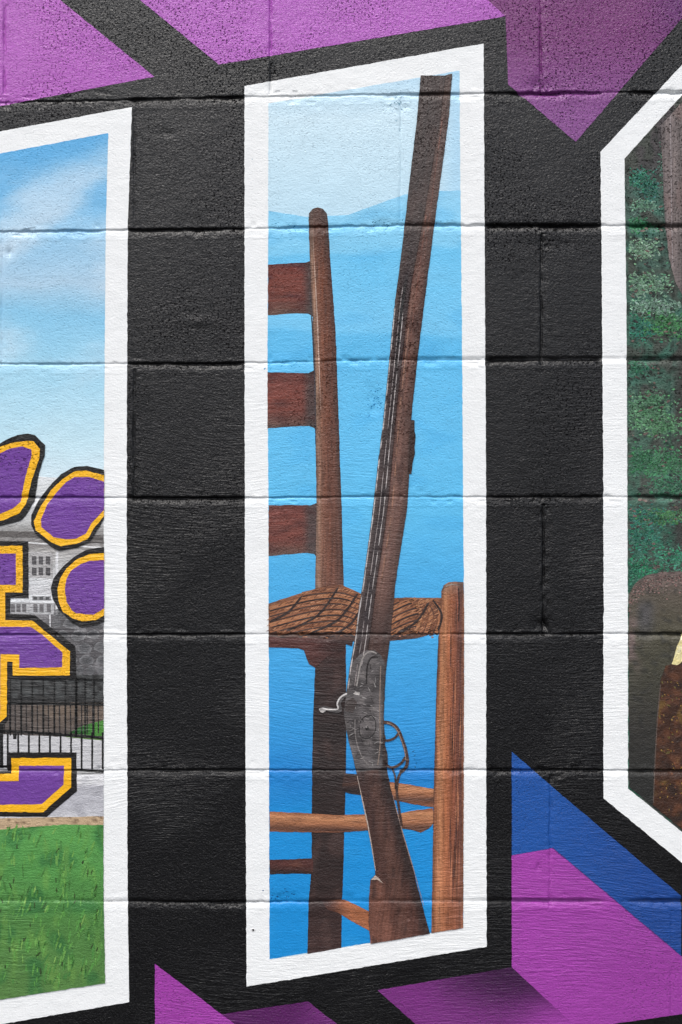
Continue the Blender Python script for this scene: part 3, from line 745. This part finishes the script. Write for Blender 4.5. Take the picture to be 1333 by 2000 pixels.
# ------------------------------------------------------------------ rifle
GL = [(148, 822), (230, 815), (400, 795), (500, 784), (600, 770), (700, 761), (820, 749), (900, 739), (1000, 728), (1140, 709), (1200, 699), (1250, 693), (1300, 684), (1350, 677)]
GR = [(143, 884), (230, 877), (400, 854), (500, 841), (600, 828), (700, 816), (820, 803), (930, 800), (1000, 795), (1140, 772), (1200, 768), (1250, 762), (1300, 755), (1350, 751)]
def gl(y): return float(np.interp(y, [q[0] for q in GL], [q[1] for q in GL]))
def gr(y): return float(np.interp(y, [q[0] for q in GR], [q[1] for q in GR]))
def mid(y): return gl(y)+(gr(y)-gl(y))*float(np.interp(y, (150, 400, 560, 700, 1000, 1300), (.78, .62, .46, .45, .42, .42)))
rf = thing('painted_rifle', 'old brown musket painted leaning on the chair with its butt at the bottom', 'painted rifle', 780, 1830)
ys = list(range(148, 1351, 40))+[1350]
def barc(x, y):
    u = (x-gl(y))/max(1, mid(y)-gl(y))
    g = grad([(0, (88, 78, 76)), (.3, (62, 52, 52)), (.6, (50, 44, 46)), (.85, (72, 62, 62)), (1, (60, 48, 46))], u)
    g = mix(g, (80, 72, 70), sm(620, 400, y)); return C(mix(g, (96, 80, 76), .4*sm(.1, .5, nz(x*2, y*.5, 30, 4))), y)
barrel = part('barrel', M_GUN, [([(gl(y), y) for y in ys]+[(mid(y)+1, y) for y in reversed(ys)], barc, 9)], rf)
def hline(fr, y0, y1, w, col, lay=11, broken=.3):
    sk = Skin(); y = y0
    while y < y1:
        l = rnd.uniform(14, 60); e = min(y1, y+l)
        pts = [(gl(q)+(gr(q)-gl(q))*fr, q) for q in np.linspace(y, e, 5)]
        f = rnd.uniform(.8, 1.1)
        sk.add(ribbon(pts, [w*.4, w*rnd.uniform(.7, 1.2), w, w*rnd.uniform(.7, 1.2), w*.4]), tuple(c*f for c in col[:3])+(1,), lay)
        y = e-2+(rnd.uniform(2, 22) if rnd.random() < broken else 0)
    return sk
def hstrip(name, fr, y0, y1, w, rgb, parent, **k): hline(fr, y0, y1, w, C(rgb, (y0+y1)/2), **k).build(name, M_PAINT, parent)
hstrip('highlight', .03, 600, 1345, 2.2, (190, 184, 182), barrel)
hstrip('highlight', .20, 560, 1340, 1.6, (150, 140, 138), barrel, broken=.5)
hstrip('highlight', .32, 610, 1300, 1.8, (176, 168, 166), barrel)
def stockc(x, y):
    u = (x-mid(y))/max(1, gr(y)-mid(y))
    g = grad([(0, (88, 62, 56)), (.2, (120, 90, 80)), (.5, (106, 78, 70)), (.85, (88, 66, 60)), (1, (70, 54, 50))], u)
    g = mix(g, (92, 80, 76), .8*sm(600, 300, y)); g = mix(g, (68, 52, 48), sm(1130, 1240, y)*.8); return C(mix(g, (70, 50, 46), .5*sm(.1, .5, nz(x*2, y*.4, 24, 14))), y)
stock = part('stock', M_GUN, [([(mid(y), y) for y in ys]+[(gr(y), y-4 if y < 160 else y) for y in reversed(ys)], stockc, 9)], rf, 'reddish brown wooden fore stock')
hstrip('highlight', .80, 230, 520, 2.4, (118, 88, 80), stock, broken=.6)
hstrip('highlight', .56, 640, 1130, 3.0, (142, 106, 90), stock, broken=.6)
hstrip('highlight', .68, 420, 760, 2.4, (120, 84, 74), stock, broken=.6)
part('ramrod_pipe', M_GUN, [([(803, 820), (810, 821), (810, 842), (812, 850), (810, 872), (811, 885), (806, 905), (804, 925), (796, 926)], C((62, 48, 44), 850), 10, .8)], rf)
def buttc(x, y):
    g = grad([(1480, (60, 48, 46)), (1560, (70, 50, 46)), (1700, (76, 52, 46)), (1840, (88, 56, 48))], y)
    c0 = float(np.interp(y, (1500, 1700, 1820), (728, 766, 790))); g = mix(g, (102, 72, 62), .5*sm(22, 4, abs(x-c0))); g = mix(g, (40, 34, 34), .7*sm(24, 4, (float(np.interp(y, (1500, 1629, 1823), (755, 787, 840)))-x)))
    g = mix(g, (126, 84, 70), .75*sm(1712, 1730, y)*sm(762, 736, x-(y-1720)*.22))
    return C(mix(g, (50, 36, 34), .5*sm(.1, .5, nz(x*2, y*.6, 22, 9))), y)
butt = part('butt', M_GUN, [([(690, 1480), (697, 1511), (706, 1551), (716, 1602), (724, 1646), (733, 1693), (733, 1708), (724, 1718), (721, 1754), (720, 1800), (724, 1843), (790, 1832), (840, 1823), (826, 1771), (804, 1686), (787, 1629), (763, 1538), (757, 1505), (752, 1480)], buttc, 9)], rf)
part('highlight', M_PAINT, [(ribbon([(698, 1515), (707, 1556), (718, 1606), (726, 1650), (734, 1700)], [1, 2, 2.4, 2, 1]), C((176, 160, 150)), 10, .3), ([(725, 1718), (733, 1709), (740, 1714), (749, 1725), (737, 1717)], C((190, 172, 160)), 10, .5)], butt)
part('highlight', M_PAINT, [(ribbon([(768, 1556), (788, 1630), (806, 1690), (828, 1768)], [1, 1.8, 1.6, .8]), C((150, 128, 118)), 10, .3)], butt)
def lockc(x, y):
    g = mix((102, 97, 97), (66, 62, 62), sm(-.35, .35, nz(x, y, 26, 3))); g = mix(g, (122, 116, 114), .6*sm(.2, .5, nz(x, y, 13, 8))); g = mix(g, (48, 44, 44), sm(8, 0, gr(min(y, 1350))-x)*.7); return C(g, y)
lock = part('lock_plate', M_PIC, [([(684, 1300), (692, 1290), (703, 1278), (716, 1270), (732, 1270), (745, 1280), (755, 1300), (752, 1350), (750, 1400), (752, 1450), (756, 1490), (745, 1502), (697, 1508), (690, 1480), (682, 1450), (676, 1420), (672, 1395), (676, 1360), (680, 1330)], lockc, 10)], rf, 'worn grey steel lock plate')
LG = C((150, 144, 140)); 
part('edge_line', M_PAINT, [(ribbon(spline([(697, 1340), (704, 1300), (712, 1280), (724, 1272), (736, 1276)]), 2.6), LG, 11, .4), (ribbon(spline([(694, 1405), (694, 1430), (700, 1460), (712, 1485), (722, 1494)]), 1.8), C((128, 122, 120)), 11, .4),
      (ribbon(spline([(744, 1300), (742, 1380), (743, 1450), (738, 1494)]), 2.2), C((132, 116, 106)), 11, .5), (ribbon(spline([(716, 1335), (718, 1300), (726, 1284), (738, 1284)]), 3), C((44, 40, 40)), 11, .4),
      (ribbon(spline([(703, 1412), (712, 1400), (726, 1398), (734, 1410), (732, 1430), (718, 1442), (704, 1436), (702, 1416)]), 1.6), C((40, 38, 38)), 11, .3)], lock)
sk = Skin()
for k in range(90):
    x = rnd.uniform(680, 750); y = rnd.uniform(1290, 1495)
    if x < 676+.17*(y-1400) or x > 748: continue
    sk.add(dab(x, y, rnd.uniform(3, 14), rnd.uniform(1, 2.4), rnd.choice((1.5, .4, -.5, 1.2)), rnd, 8), C(rnd.choice(((52, 48, 48), (60, 56, 56), (136, 132, 130), (118, 112, 110), (150, 146, 144))), y), 10.5)
sk.build('engraving', M_PAINT, lock)['kind'] = 'stuff'
part('screw', M_PAINT, [(dab(717, 1422, 9, 8, 0, rnd, 10), C((44, 42, 42)), 11, 0), (dab(716, 1420, 4, 3, 0, rnd, 7), C((140, 134, 132)), 12, 0)], lock)
part('hammer', M_PAINT, [(ribbon(spline([(626, 1387), (634, 1383), (648, 1386), (664, 1387), (662, 1374), (668, 1362), (680, 1354), (692, 1356)]), 8.5), C((84, 80, 80)), 11, .5),
      (ribbon(spline([(624, 1386), (632, 1383), (640, 1385), (660, 1384), (659, 1374), (665, 1362), (678, 1354)]), 3.0), C((206, 202, 200)), 12, .4), (dab(630, 1387, 14, 9, .2, rnd, 9), C((176, 172, 170)), 12, 0),
      (dab(697, 1354, 13, 8, .2, rnd, 9), C((196, 190, 186)), 12, 0), ([(676, 1370), (690, 1362), (698, 1372), (690, 1392), (674, 1388)], C((72, 64, 62)), 11, .5)], rf, 'bright steel hammer and spur')
GB = C((74, 56, 50)); 
part('trigger_guard', M_PAINT, [(ribbon(spline([(748, 1410), (762, 1412), (776, 1422), (786, 1444), (793, 1466), (796, 1486), (792, 1500), (782, 1508)]), 6.5), GB, 11, .6), (ribbon(spline([(756, 1411), (770, 1418), (780, 1434), (790, 1462), (793, 1484)]), 1.8), C((150, 122, 104)), 12, .4)], rf)
part('trigger', M_PAINT, [(ribbon(spline([(750, 1446), (762, 1445), (772, 1440), (778, 1432)]), 4.5), GB, 11, .5)], rf)
part('guard_tail', M_PAINT, [(ribbon(spline([(750, 1484), (758, 1496), (770, 1498), (784, 1490), (792, 1478)]), 5), GB, 11, .6), ([(748, 1424), (754, 1440), (752, 1452), (757, 1470), (758, 1490), (748, 1500)], C((58, 50, 48)), 11, .5)], rf)
part('sling', M_PAINT, [(ribbon(spline([(786, 1504), (779, 1516), (776, 1532), (776, 1552), (785, 1612)]), 4.8), C((70, 52, 46)), 11, .6), (ribbon(spline([(766, 1500), (772, 1516), (773, 1540)]), 3.5), C((60, 50, 48)), 11, .5)], rf)

# ------------------------------------------------------------------ campus scene in the left letter
GB0 = 'campus scene'
def wallc(x, y):
    g = grad([(925, (222, 226, 228)), (1010, (206, 208, 208)), (1040, (150, 148, 146)), (1062, (128, 124, 122)), (1080, (176, 174, 172)), (1140, (214, 216, 218)), (1160, (196, 196, 198)), (1200, (140, 138, 140)), (1320, (120, 118, 120))], y)
    g = mix(g, (84, 82, 84), sm(1175, 1230, y+(x-90)*.4)*sm(70, 110, x)*.9)
    return C(mix(g, (236, 236, 238), .3*sm(.1, .5, nz(x, y, 20, 3))), y)
bl = thing('painted_building', 'grey and white campus building painted behind the purple paw print', 'painted building', 100, 1330)
part('wall', M_PIC, [([(203, 940), (203, 1325), (-292, 1325), (-292, 930), (0, 925)], wallc, 3)], bl)
part('cornice', M_PIC, [([(203, 1046), (203, 1062), (150, 1058), (60, 1050), (-292, 1044), (-292, 1034), (60, 1038)], C((96, 92, 90)), 4), (ribbon([(-292, 1054), (60, 1060), (203, 1070)], 3), C((226, 226, 226)), 4)], bl)
w = part('window', M_PIC, [([(58, 1078), (104, 1080), (104, 1130), (58, 1128)], C((178, 176, 176)), 4, .5)], bl)
for x in (63, 76, 90): part('pane', M_PIC, [([(x, 1086), (x+9, 1087), (x+9, 1103), (x, 1102)], C((92, 90, 92)), 5, .5), ([(x, 1108), (x+9, 1109), (x+9, 1124), (x, 1123)], C((84, 82, 84)), 5, .5)], w)
w = part('window', M_PIC, [([(20, 1160), (108, 1162), (108, 1178), (20, 1176)], C((226, 228, 230)), 4, .5), ([(20, 1178), (106, 1180), (106, 1200), (20, 1198)], C((178, 178, 180)), 4, .5)], bl)
for x in (22, 33, 44, 66, 78, 92): part('pane', M_PIC, [([(x, 1179), (x+8, 1180), (x+8, 1196), (x, 1195)], C((112, 110, 112)), 5, .5)], w)
w = part('window', M_PIC, [([(64, 1164), (100, 1165), (100, 1173), (64, 1172)], C((150, 150, 152)), 5, .4)], bl)
for x in (66, 78, 90): part('pane', M_PIC, [([(x, 1165.5), (x+7, 1166), (x+7, 1171), (x, 1171)], C((80, 80, 82)), 6, .3)], w)
part('corner_post', M_PIC, [(ribbon([(112, 1078), (112, 1200)], 5), C((222, 222, 224)), 4, .6), (ribbon([(98, 1182), (99, 1240)], 3), C((206, 206, 208)), 4, .6)], bl)
# the rough stone wall: each stone a dark patch between pale joints
rs = random.Random(4)
for row in range(6):
    x = 92+rs.uniform(-14, 4); y = 1186+row*23
    while x < 203:
        wd = rs.uniform(20, 34); cx, cy = x+wd/2, y+10+rs.uniform(-3, 3)
        pts = [(cx+math.cos(a)*(wd/2-1.2)*rs.uniform(.82, 1.08), cy+math.sin(a)*10.5*rs.uniform(.82, 1.08)) for a in [i*math.pi/4.5 for i in range(9)]]
        pts = [(min(203, p[0]), min(1322, p[1])) for p in pts]
        g = rs.uniform(70, 104)
        if cx > 100+0*(row) and cx < 206:
            part('stone', M_PIC, [(pts, lambda X, Y, g=g, cx=cx, cy=cy: C(mix((g, g, g+2), (150, 150, 152), .7*sm(.55, 1.1, math.hypot((X-cx)/14, (Y-cy)/10))), Y), 4, .8)], bl)
        x += wd
gd = thing('painted_courtyard', 'dark brown courtyard and pale low wall painted behind the black railing', 'painted courtyard', 100, 1600)
part('dark_planting', M_PIC, [([(203, 1318), (203, 1374), (-292, 1380), (-292, 1318)], lambda x, y: C(mix((74, 76, 76), (44, 44, 44), sm(-.2, .3, nz(x, y, 12, 4))+sm(1355, 1375, y)), y), 5)], gd)
part('paving', M_PIC, [([(203, 1372), (203, 1445), (-292, 1440), (-292, 1372)], lambda x, y: C(mix(mix((92, 84, 80), (112, 98, 86), sm(20, 120, x)*sm(1440, 1390, y)), (60, 54, 52), .6*sm(0, .5, nz(x, y*2, 20, 4))), y), 5)], gd)
part('lawn_patch', M_PIC, [([(203, 1406), (203, 1438), (134, 1432), (160, 1418)], lambda x, y: C(mix((44, 92, 44), (74, 134, 54), sm(150, 200, x)), y), 6)], gd)
part('low_wall', M_PIC, [([(203, 1442), (203, 1512), (-292, 1520), (-292, 1432), (10, 1434)], lambda x, y: C(mix((198, 198, 200), (160, 160, 160), sm(1500, 1508, y)), y), 6), (ribbon([(130, 1438), (203, 1445)], 3), C((92, 122, 66)), 7)], gd)
part('kerb', M_PIC, [([(203, 1510), (203, 1598), (-292, 1606), (-292, 1518)], lambda x, y: C(mix(grad([(1510, (226, 226, 228)), (1530, (214, 214, 216)), (1536, (178, 178, 184)), (1580, (190, 190, 196)), (1598, (204, 204, 208))], y), (150, 150, 158), .4*sm(.0, .5, nz(x, y, 24, 5))), y), 6)], gd)
part('dirt_path', M_PIC, [([(203, 1594), (203, 1612), (120, 1612), (0, 1622), (-292, 1640), (-292, 1602), (0, 1598), (90, 1596)], lambda x, y: C(mix((190, 164, 132), (120, 98, 76), sm(.1, .5, nz(x, y*2, 12, 5))), y), 7, 1.2)], gd)
# railing
ra = thing('painted_railing', 'black metal railing with thin bars painted across the campus courtyard', 'painted railing', 100, 1508)
BK = C((24, 24, 24))
part('rail', M_PAINT, [(ribbon([(-292, 1322), (203, 1328)], 4), BK, 8, .5)], ra)
part('rail', M_PAINT, [(ribbon([(-292, 1372), (80, 1374), (203, 1376)], 4), BK, 8, .5)], ra)
part('rail', M_PAINT, [(ribbon([(-292, 1424), (0, 1427), (60, 1430), (203, 1441)], 5), BK, 8, .5)], ra)
part('rail', M_PAINT, [(ribbon([(-292, 1494), (60, 1497), (203, 1507)], 5), BK, 8, .5)], ra)
x = -280
while x < 200:
    part('bar', M_PAINT, [(ribbon([(x, 1324), (x, 1436)], 3.0), BK, 8, .4)], ra); x += 21.5 if x < 150 else 17
x = -272
while x < 203:
    if 1: part('bar', M_PAINT, [(ribbon([(x, 1376), (x+.5, 1432)], 2.2), C((40, 38, 38)), 8, .4)], ra)
    x += 10.8
x = 16-20.6*13
while x < 203:
    part('bar', M_PAINT, [(ribbon([(x, 1430), (x, 1502)], 3.6), BK, 8, .4)], ra); x += 20.6
part('post', M_PAINT, [(ribbon([(3, 1330), (4, 1500)], 7), BK, 8, .4)], ra)
part('post', M_PAINT, [(ribbon([(150, 1328), (149, 1440)], 5), BK, 8, .4)], ra)
part('latch', M_PAINT, [([(26, 1432), (34, 1432), (33, 1443), (27, 1443)], BK, 9, .3)], ra)
# grass
def grassc(x, y):
    g = grad([(1610, (92, 156, 80)), (1700, (82, 144, 72)), (1800, (78, 128, 64)), (1950, (88, 128, 68))], y+20*nz(x, y, 40, 2))
    g = mix(g, (46, 104, 56), .6*sm(.05, .45, nz(x, y, 46, 6))); return C(mix(g, (112, 158, 74), .5*sm(.15, .5, nz(x*2, y*.6, 40, 11))), y)
lw = thing('painted_lawn', 'bright green lawn painted along the bottom of the campus letter', 'painted lawn', 100, 1950)
part('turf', M_PIC, [([(203, 1611), (203, 1757), (206, 1920), (0, 1952), (-290, 1997), (-292, 1636), (0, 1620), (120, 1610)], grassc, 8, 1.0)], lw)
sk = Skin()
for k in range(900):
    x = rnd.uniform(-280, 200); y = rnd.uniform(1618, 1950)
    if y > 1948-(x*.155 if x > 0 else 0)-14: continue
    if nz(x, y, 38, 15) < -.1 and k % 3: continue
    c2 = rnd.choice(((128, 176, 84), (150, 186, 96), (104, 160, 74), (60, 100, 48), (66, 112, 62), (112, 164, 80), (92, 150, 72)))
    l = rnd.uniform(10, 34)
    sk.add(dab(x, y, l, rnd.uniform(2, 5.5), math.radians(rnd.gauss(100, 12)), rnd, 7), C(mix(c2, (82, 142, 68), rnd.uniform(.35, .85)), y), rnd.choice((9, 10)))
for k in range(70):
    x = rnd.uniform(-200, 196); y = rnd.uniform(1640, 1900)
    sk.add(dab(x, y, rnd.uniform(8, 18), rnd.uniform(2, 4), math.radians(rnd.gauss(105, 18)), rnd, 8), C(mix((48, 66, 36), (70, 110, 50), rnd.random()*.6), y), 10)
sk.build('grass_stroke', M_PIC, lw)['kind'] = 'stuff'

# paw print
PU = (112, 66, 152); YE = (246, 184, 34); KB = (30, 28, 28)
pw = thing('paw_print', 'purple paw print with yellow and black borders painted over the campus sky', 'paw print', 90, 1226)
def nested(name, parent, outer, yellow, purple, lay):
    o = part(name, M_PAINT, [(purple, pc(PU), lay+2, .9)], parent)
    part('border', M_PAINT, [(yellow, pc(YE), lay+1, .9)], o); part('outline', M_PAINT, [(outer, pc(KB), lay, .9)], o)
    return o
nested('toe', pw, [(0, 867), (15, 858), (35, 850), (56, 847), (69, 850), (89, 869), (88, 890), (77, 924), (68, 980), (52, 1006), (41, 1017), (0, 1028), (-40, 1022), (-62, 980), (-50, 910)],
       [(0, 873), (28, 864), (56, 861), (67, 862), (79, 877), (78, 894), (62, 942), (52, 984), (39, 1002), (8, 1016), (0, 1017), (-34, 1012), (-52, 978), (-40, 914)],
       [(0, 886), (22, 876), (45, 872), (62, 878), (63, 888), (49, 939), (41, 980), (26, 993), (0, 1004), (-28, 1000), (-40, 974), (-30, 920)], 9)
nested('toe', pw, [(204, 918), (171, 910), (146, 912), (120, 926), (94, 954), (77, 976), (62, 1006), (62, 1025), (71, 1044), (101, 1068), (116, 1076), (150, 1070), (176, 1059), (188, 1040), (204, 1014)],
       [(204, 928), (169, 919), (146, 921), (124, 935), (101, 957), (81, 988), (67, 1018), (71, 1036), (101, 1059), (120, 1067), (150, 1062), (172, 1053), (184, 1032), (204, 1008)],
       [(204, 941), (176, 932), (146, 932), (131, 941), (112, 961), (94, 984), (81, 1014), (82, 1029), (105, 1049), (131, 1053), (150, 1052), (169, 1042), (180, 1021), (204, 996)], 9)
nested('toe', pw, [(204, 1068), (169, 1074), (146, 1087), (124, 1106), (105, 1130), (100, 1149), (104, 1170), (116, 1191), (142, 1217), (161, 1226), (188, 1221), (204, 1214)],
       [(204, 1080), (176, 1082), (150, 1093), (131, 1110), (118, 1131), (113, 1150), (116, 1175), (124, 1195), (142, 1207), (161, 1213), (188, 1211), (204, 1202)],
       [(204, 1094), (176, 1095), (158, 1102), (140, 1114), (131, 1130), (128, 1150), (131, 1175), (142, 1192), (150, 1198), (184, 1200), (204, 1188)], 9)
bl1 = thing('block_letter', 'purple slab letter with yellow and black borders below the paw toes', 'painted letter', 60, 1424)
part('outline', M_PAINT, [([(56, 1057), (57, 1168), (21, 1168), (21, 1199), (69, 1201), (148, 1262), (150, 1325), (17, 1326), (17, 1405), (0, 1424), (-90, 1430), (-90, 1057)], pc(KB), 9, .8)], bl1)
part('border', M_PAINT, [([(45, 1066), (45, 1157), (11, 1157), (11, 1211), (64, 1212), (138, 1272), (137, 1319), (26, 1319), (26, 1292), (15, 1292), (14, 1399), (0, 1411), (-80, 1420), (-80, 1066)], pc(YE), 10, .8)], bl1)
part('face', M_PAINT, [([(32, 1081), (32, 1142), (-5, 1142), (-66, 1142), (-66, 1082)], pc(PU), 11, .8), ([(0, 1224), (60, 1224), (84, 1240), (123, 1274), (122, 1303), (39, 1304), (39, 1278), (2, 1277), (1, 1396), (-66, 1400), (-66, 1224)], pc(PU), 11, .8)], bl1)
bl2 = thing('block_letter', 'purple slab letter foot with yellow and black borders in front of the pale kerb', 'painted letter', 60, 1595)
part('outline', M_PAINT, [([(15, 1469), (150, 1469), (151, 1545), (92, 1595), (0, 1594), (-90, 1594), (-90, 1508), (15, 1506)], pc(KB), 9, .8)], bl2)
part('border', M_PAINT, [([(23, 1480), (140, 1480), (140, 1537), (85, 1586), (0, 1585), (-80, 1585), (-80, 1512), (23, 1511)], pc(YE), 10, .8)], bl2)
part('face', M_PAINT, [([(38, 1495), (126, 1495), (125, 1532), (82, 1570), (0, 1571), (-66, 1571), (-66, 1525), (38, 1525)], pc(PU), 11, .8)], bl2)

# ------------------------------------------------------------------ nail hole in the white outline
def hole(px, py, r, label):
    me = bpy.data.meshes.new('nail_hole'); n = 14; V = []; F = []
    for k in range(n):
        a = 2*math.pi*k/n; V.append((math.cos(a)*r*S, 0, math.sin(a)*r*S))
    for k in range(n):
        a = 2*math.pi*k/n; V.append((math.cos(a)*r*1.9*S, .0004, math.sin(a)*r*1.7*S))
    F.append(tuple(range(n))); F += [(k, n+k, n+(k+1) % n, (k+1) % n) for k in range(n)]
    me.from_pydata(V, [], F); me.materials.append(MATS['hole']); me.materials.append(M_WHITE)
    ca = me.color_attributes.new('paint', 'FLOAT_COLOR', 'POINT'); ca.data.foreach_set('color', np.array([(.75, .75, .75, 1)]*(2*n), dtype=np.float32).ravel())
    for p in me.polygons[1:]: p.material_index = 1
    i = int(np.searchsorted(GX, px)); j = int(np.searchsorted(GY, py))
    o = bpy.data.objects.new('nail_hole', me); COL.objects.link(o); o.location = (WX(px), -(Hl[i][j]+.0008), WZ(py))
    tag(o, label, 'nail hole')
MATS['hole'] = plain('hole_shadow', (.01, .01, .01))
hole(495, 1816, 2.2, 'tiny dark nail hole in the lower left of the chair letter outline')
print('VERTS', sum(len(o.data.vertices) for o in bpy.data.objects if o.type == 'MESH'), 'OBJ', len(bpy.data.objects))
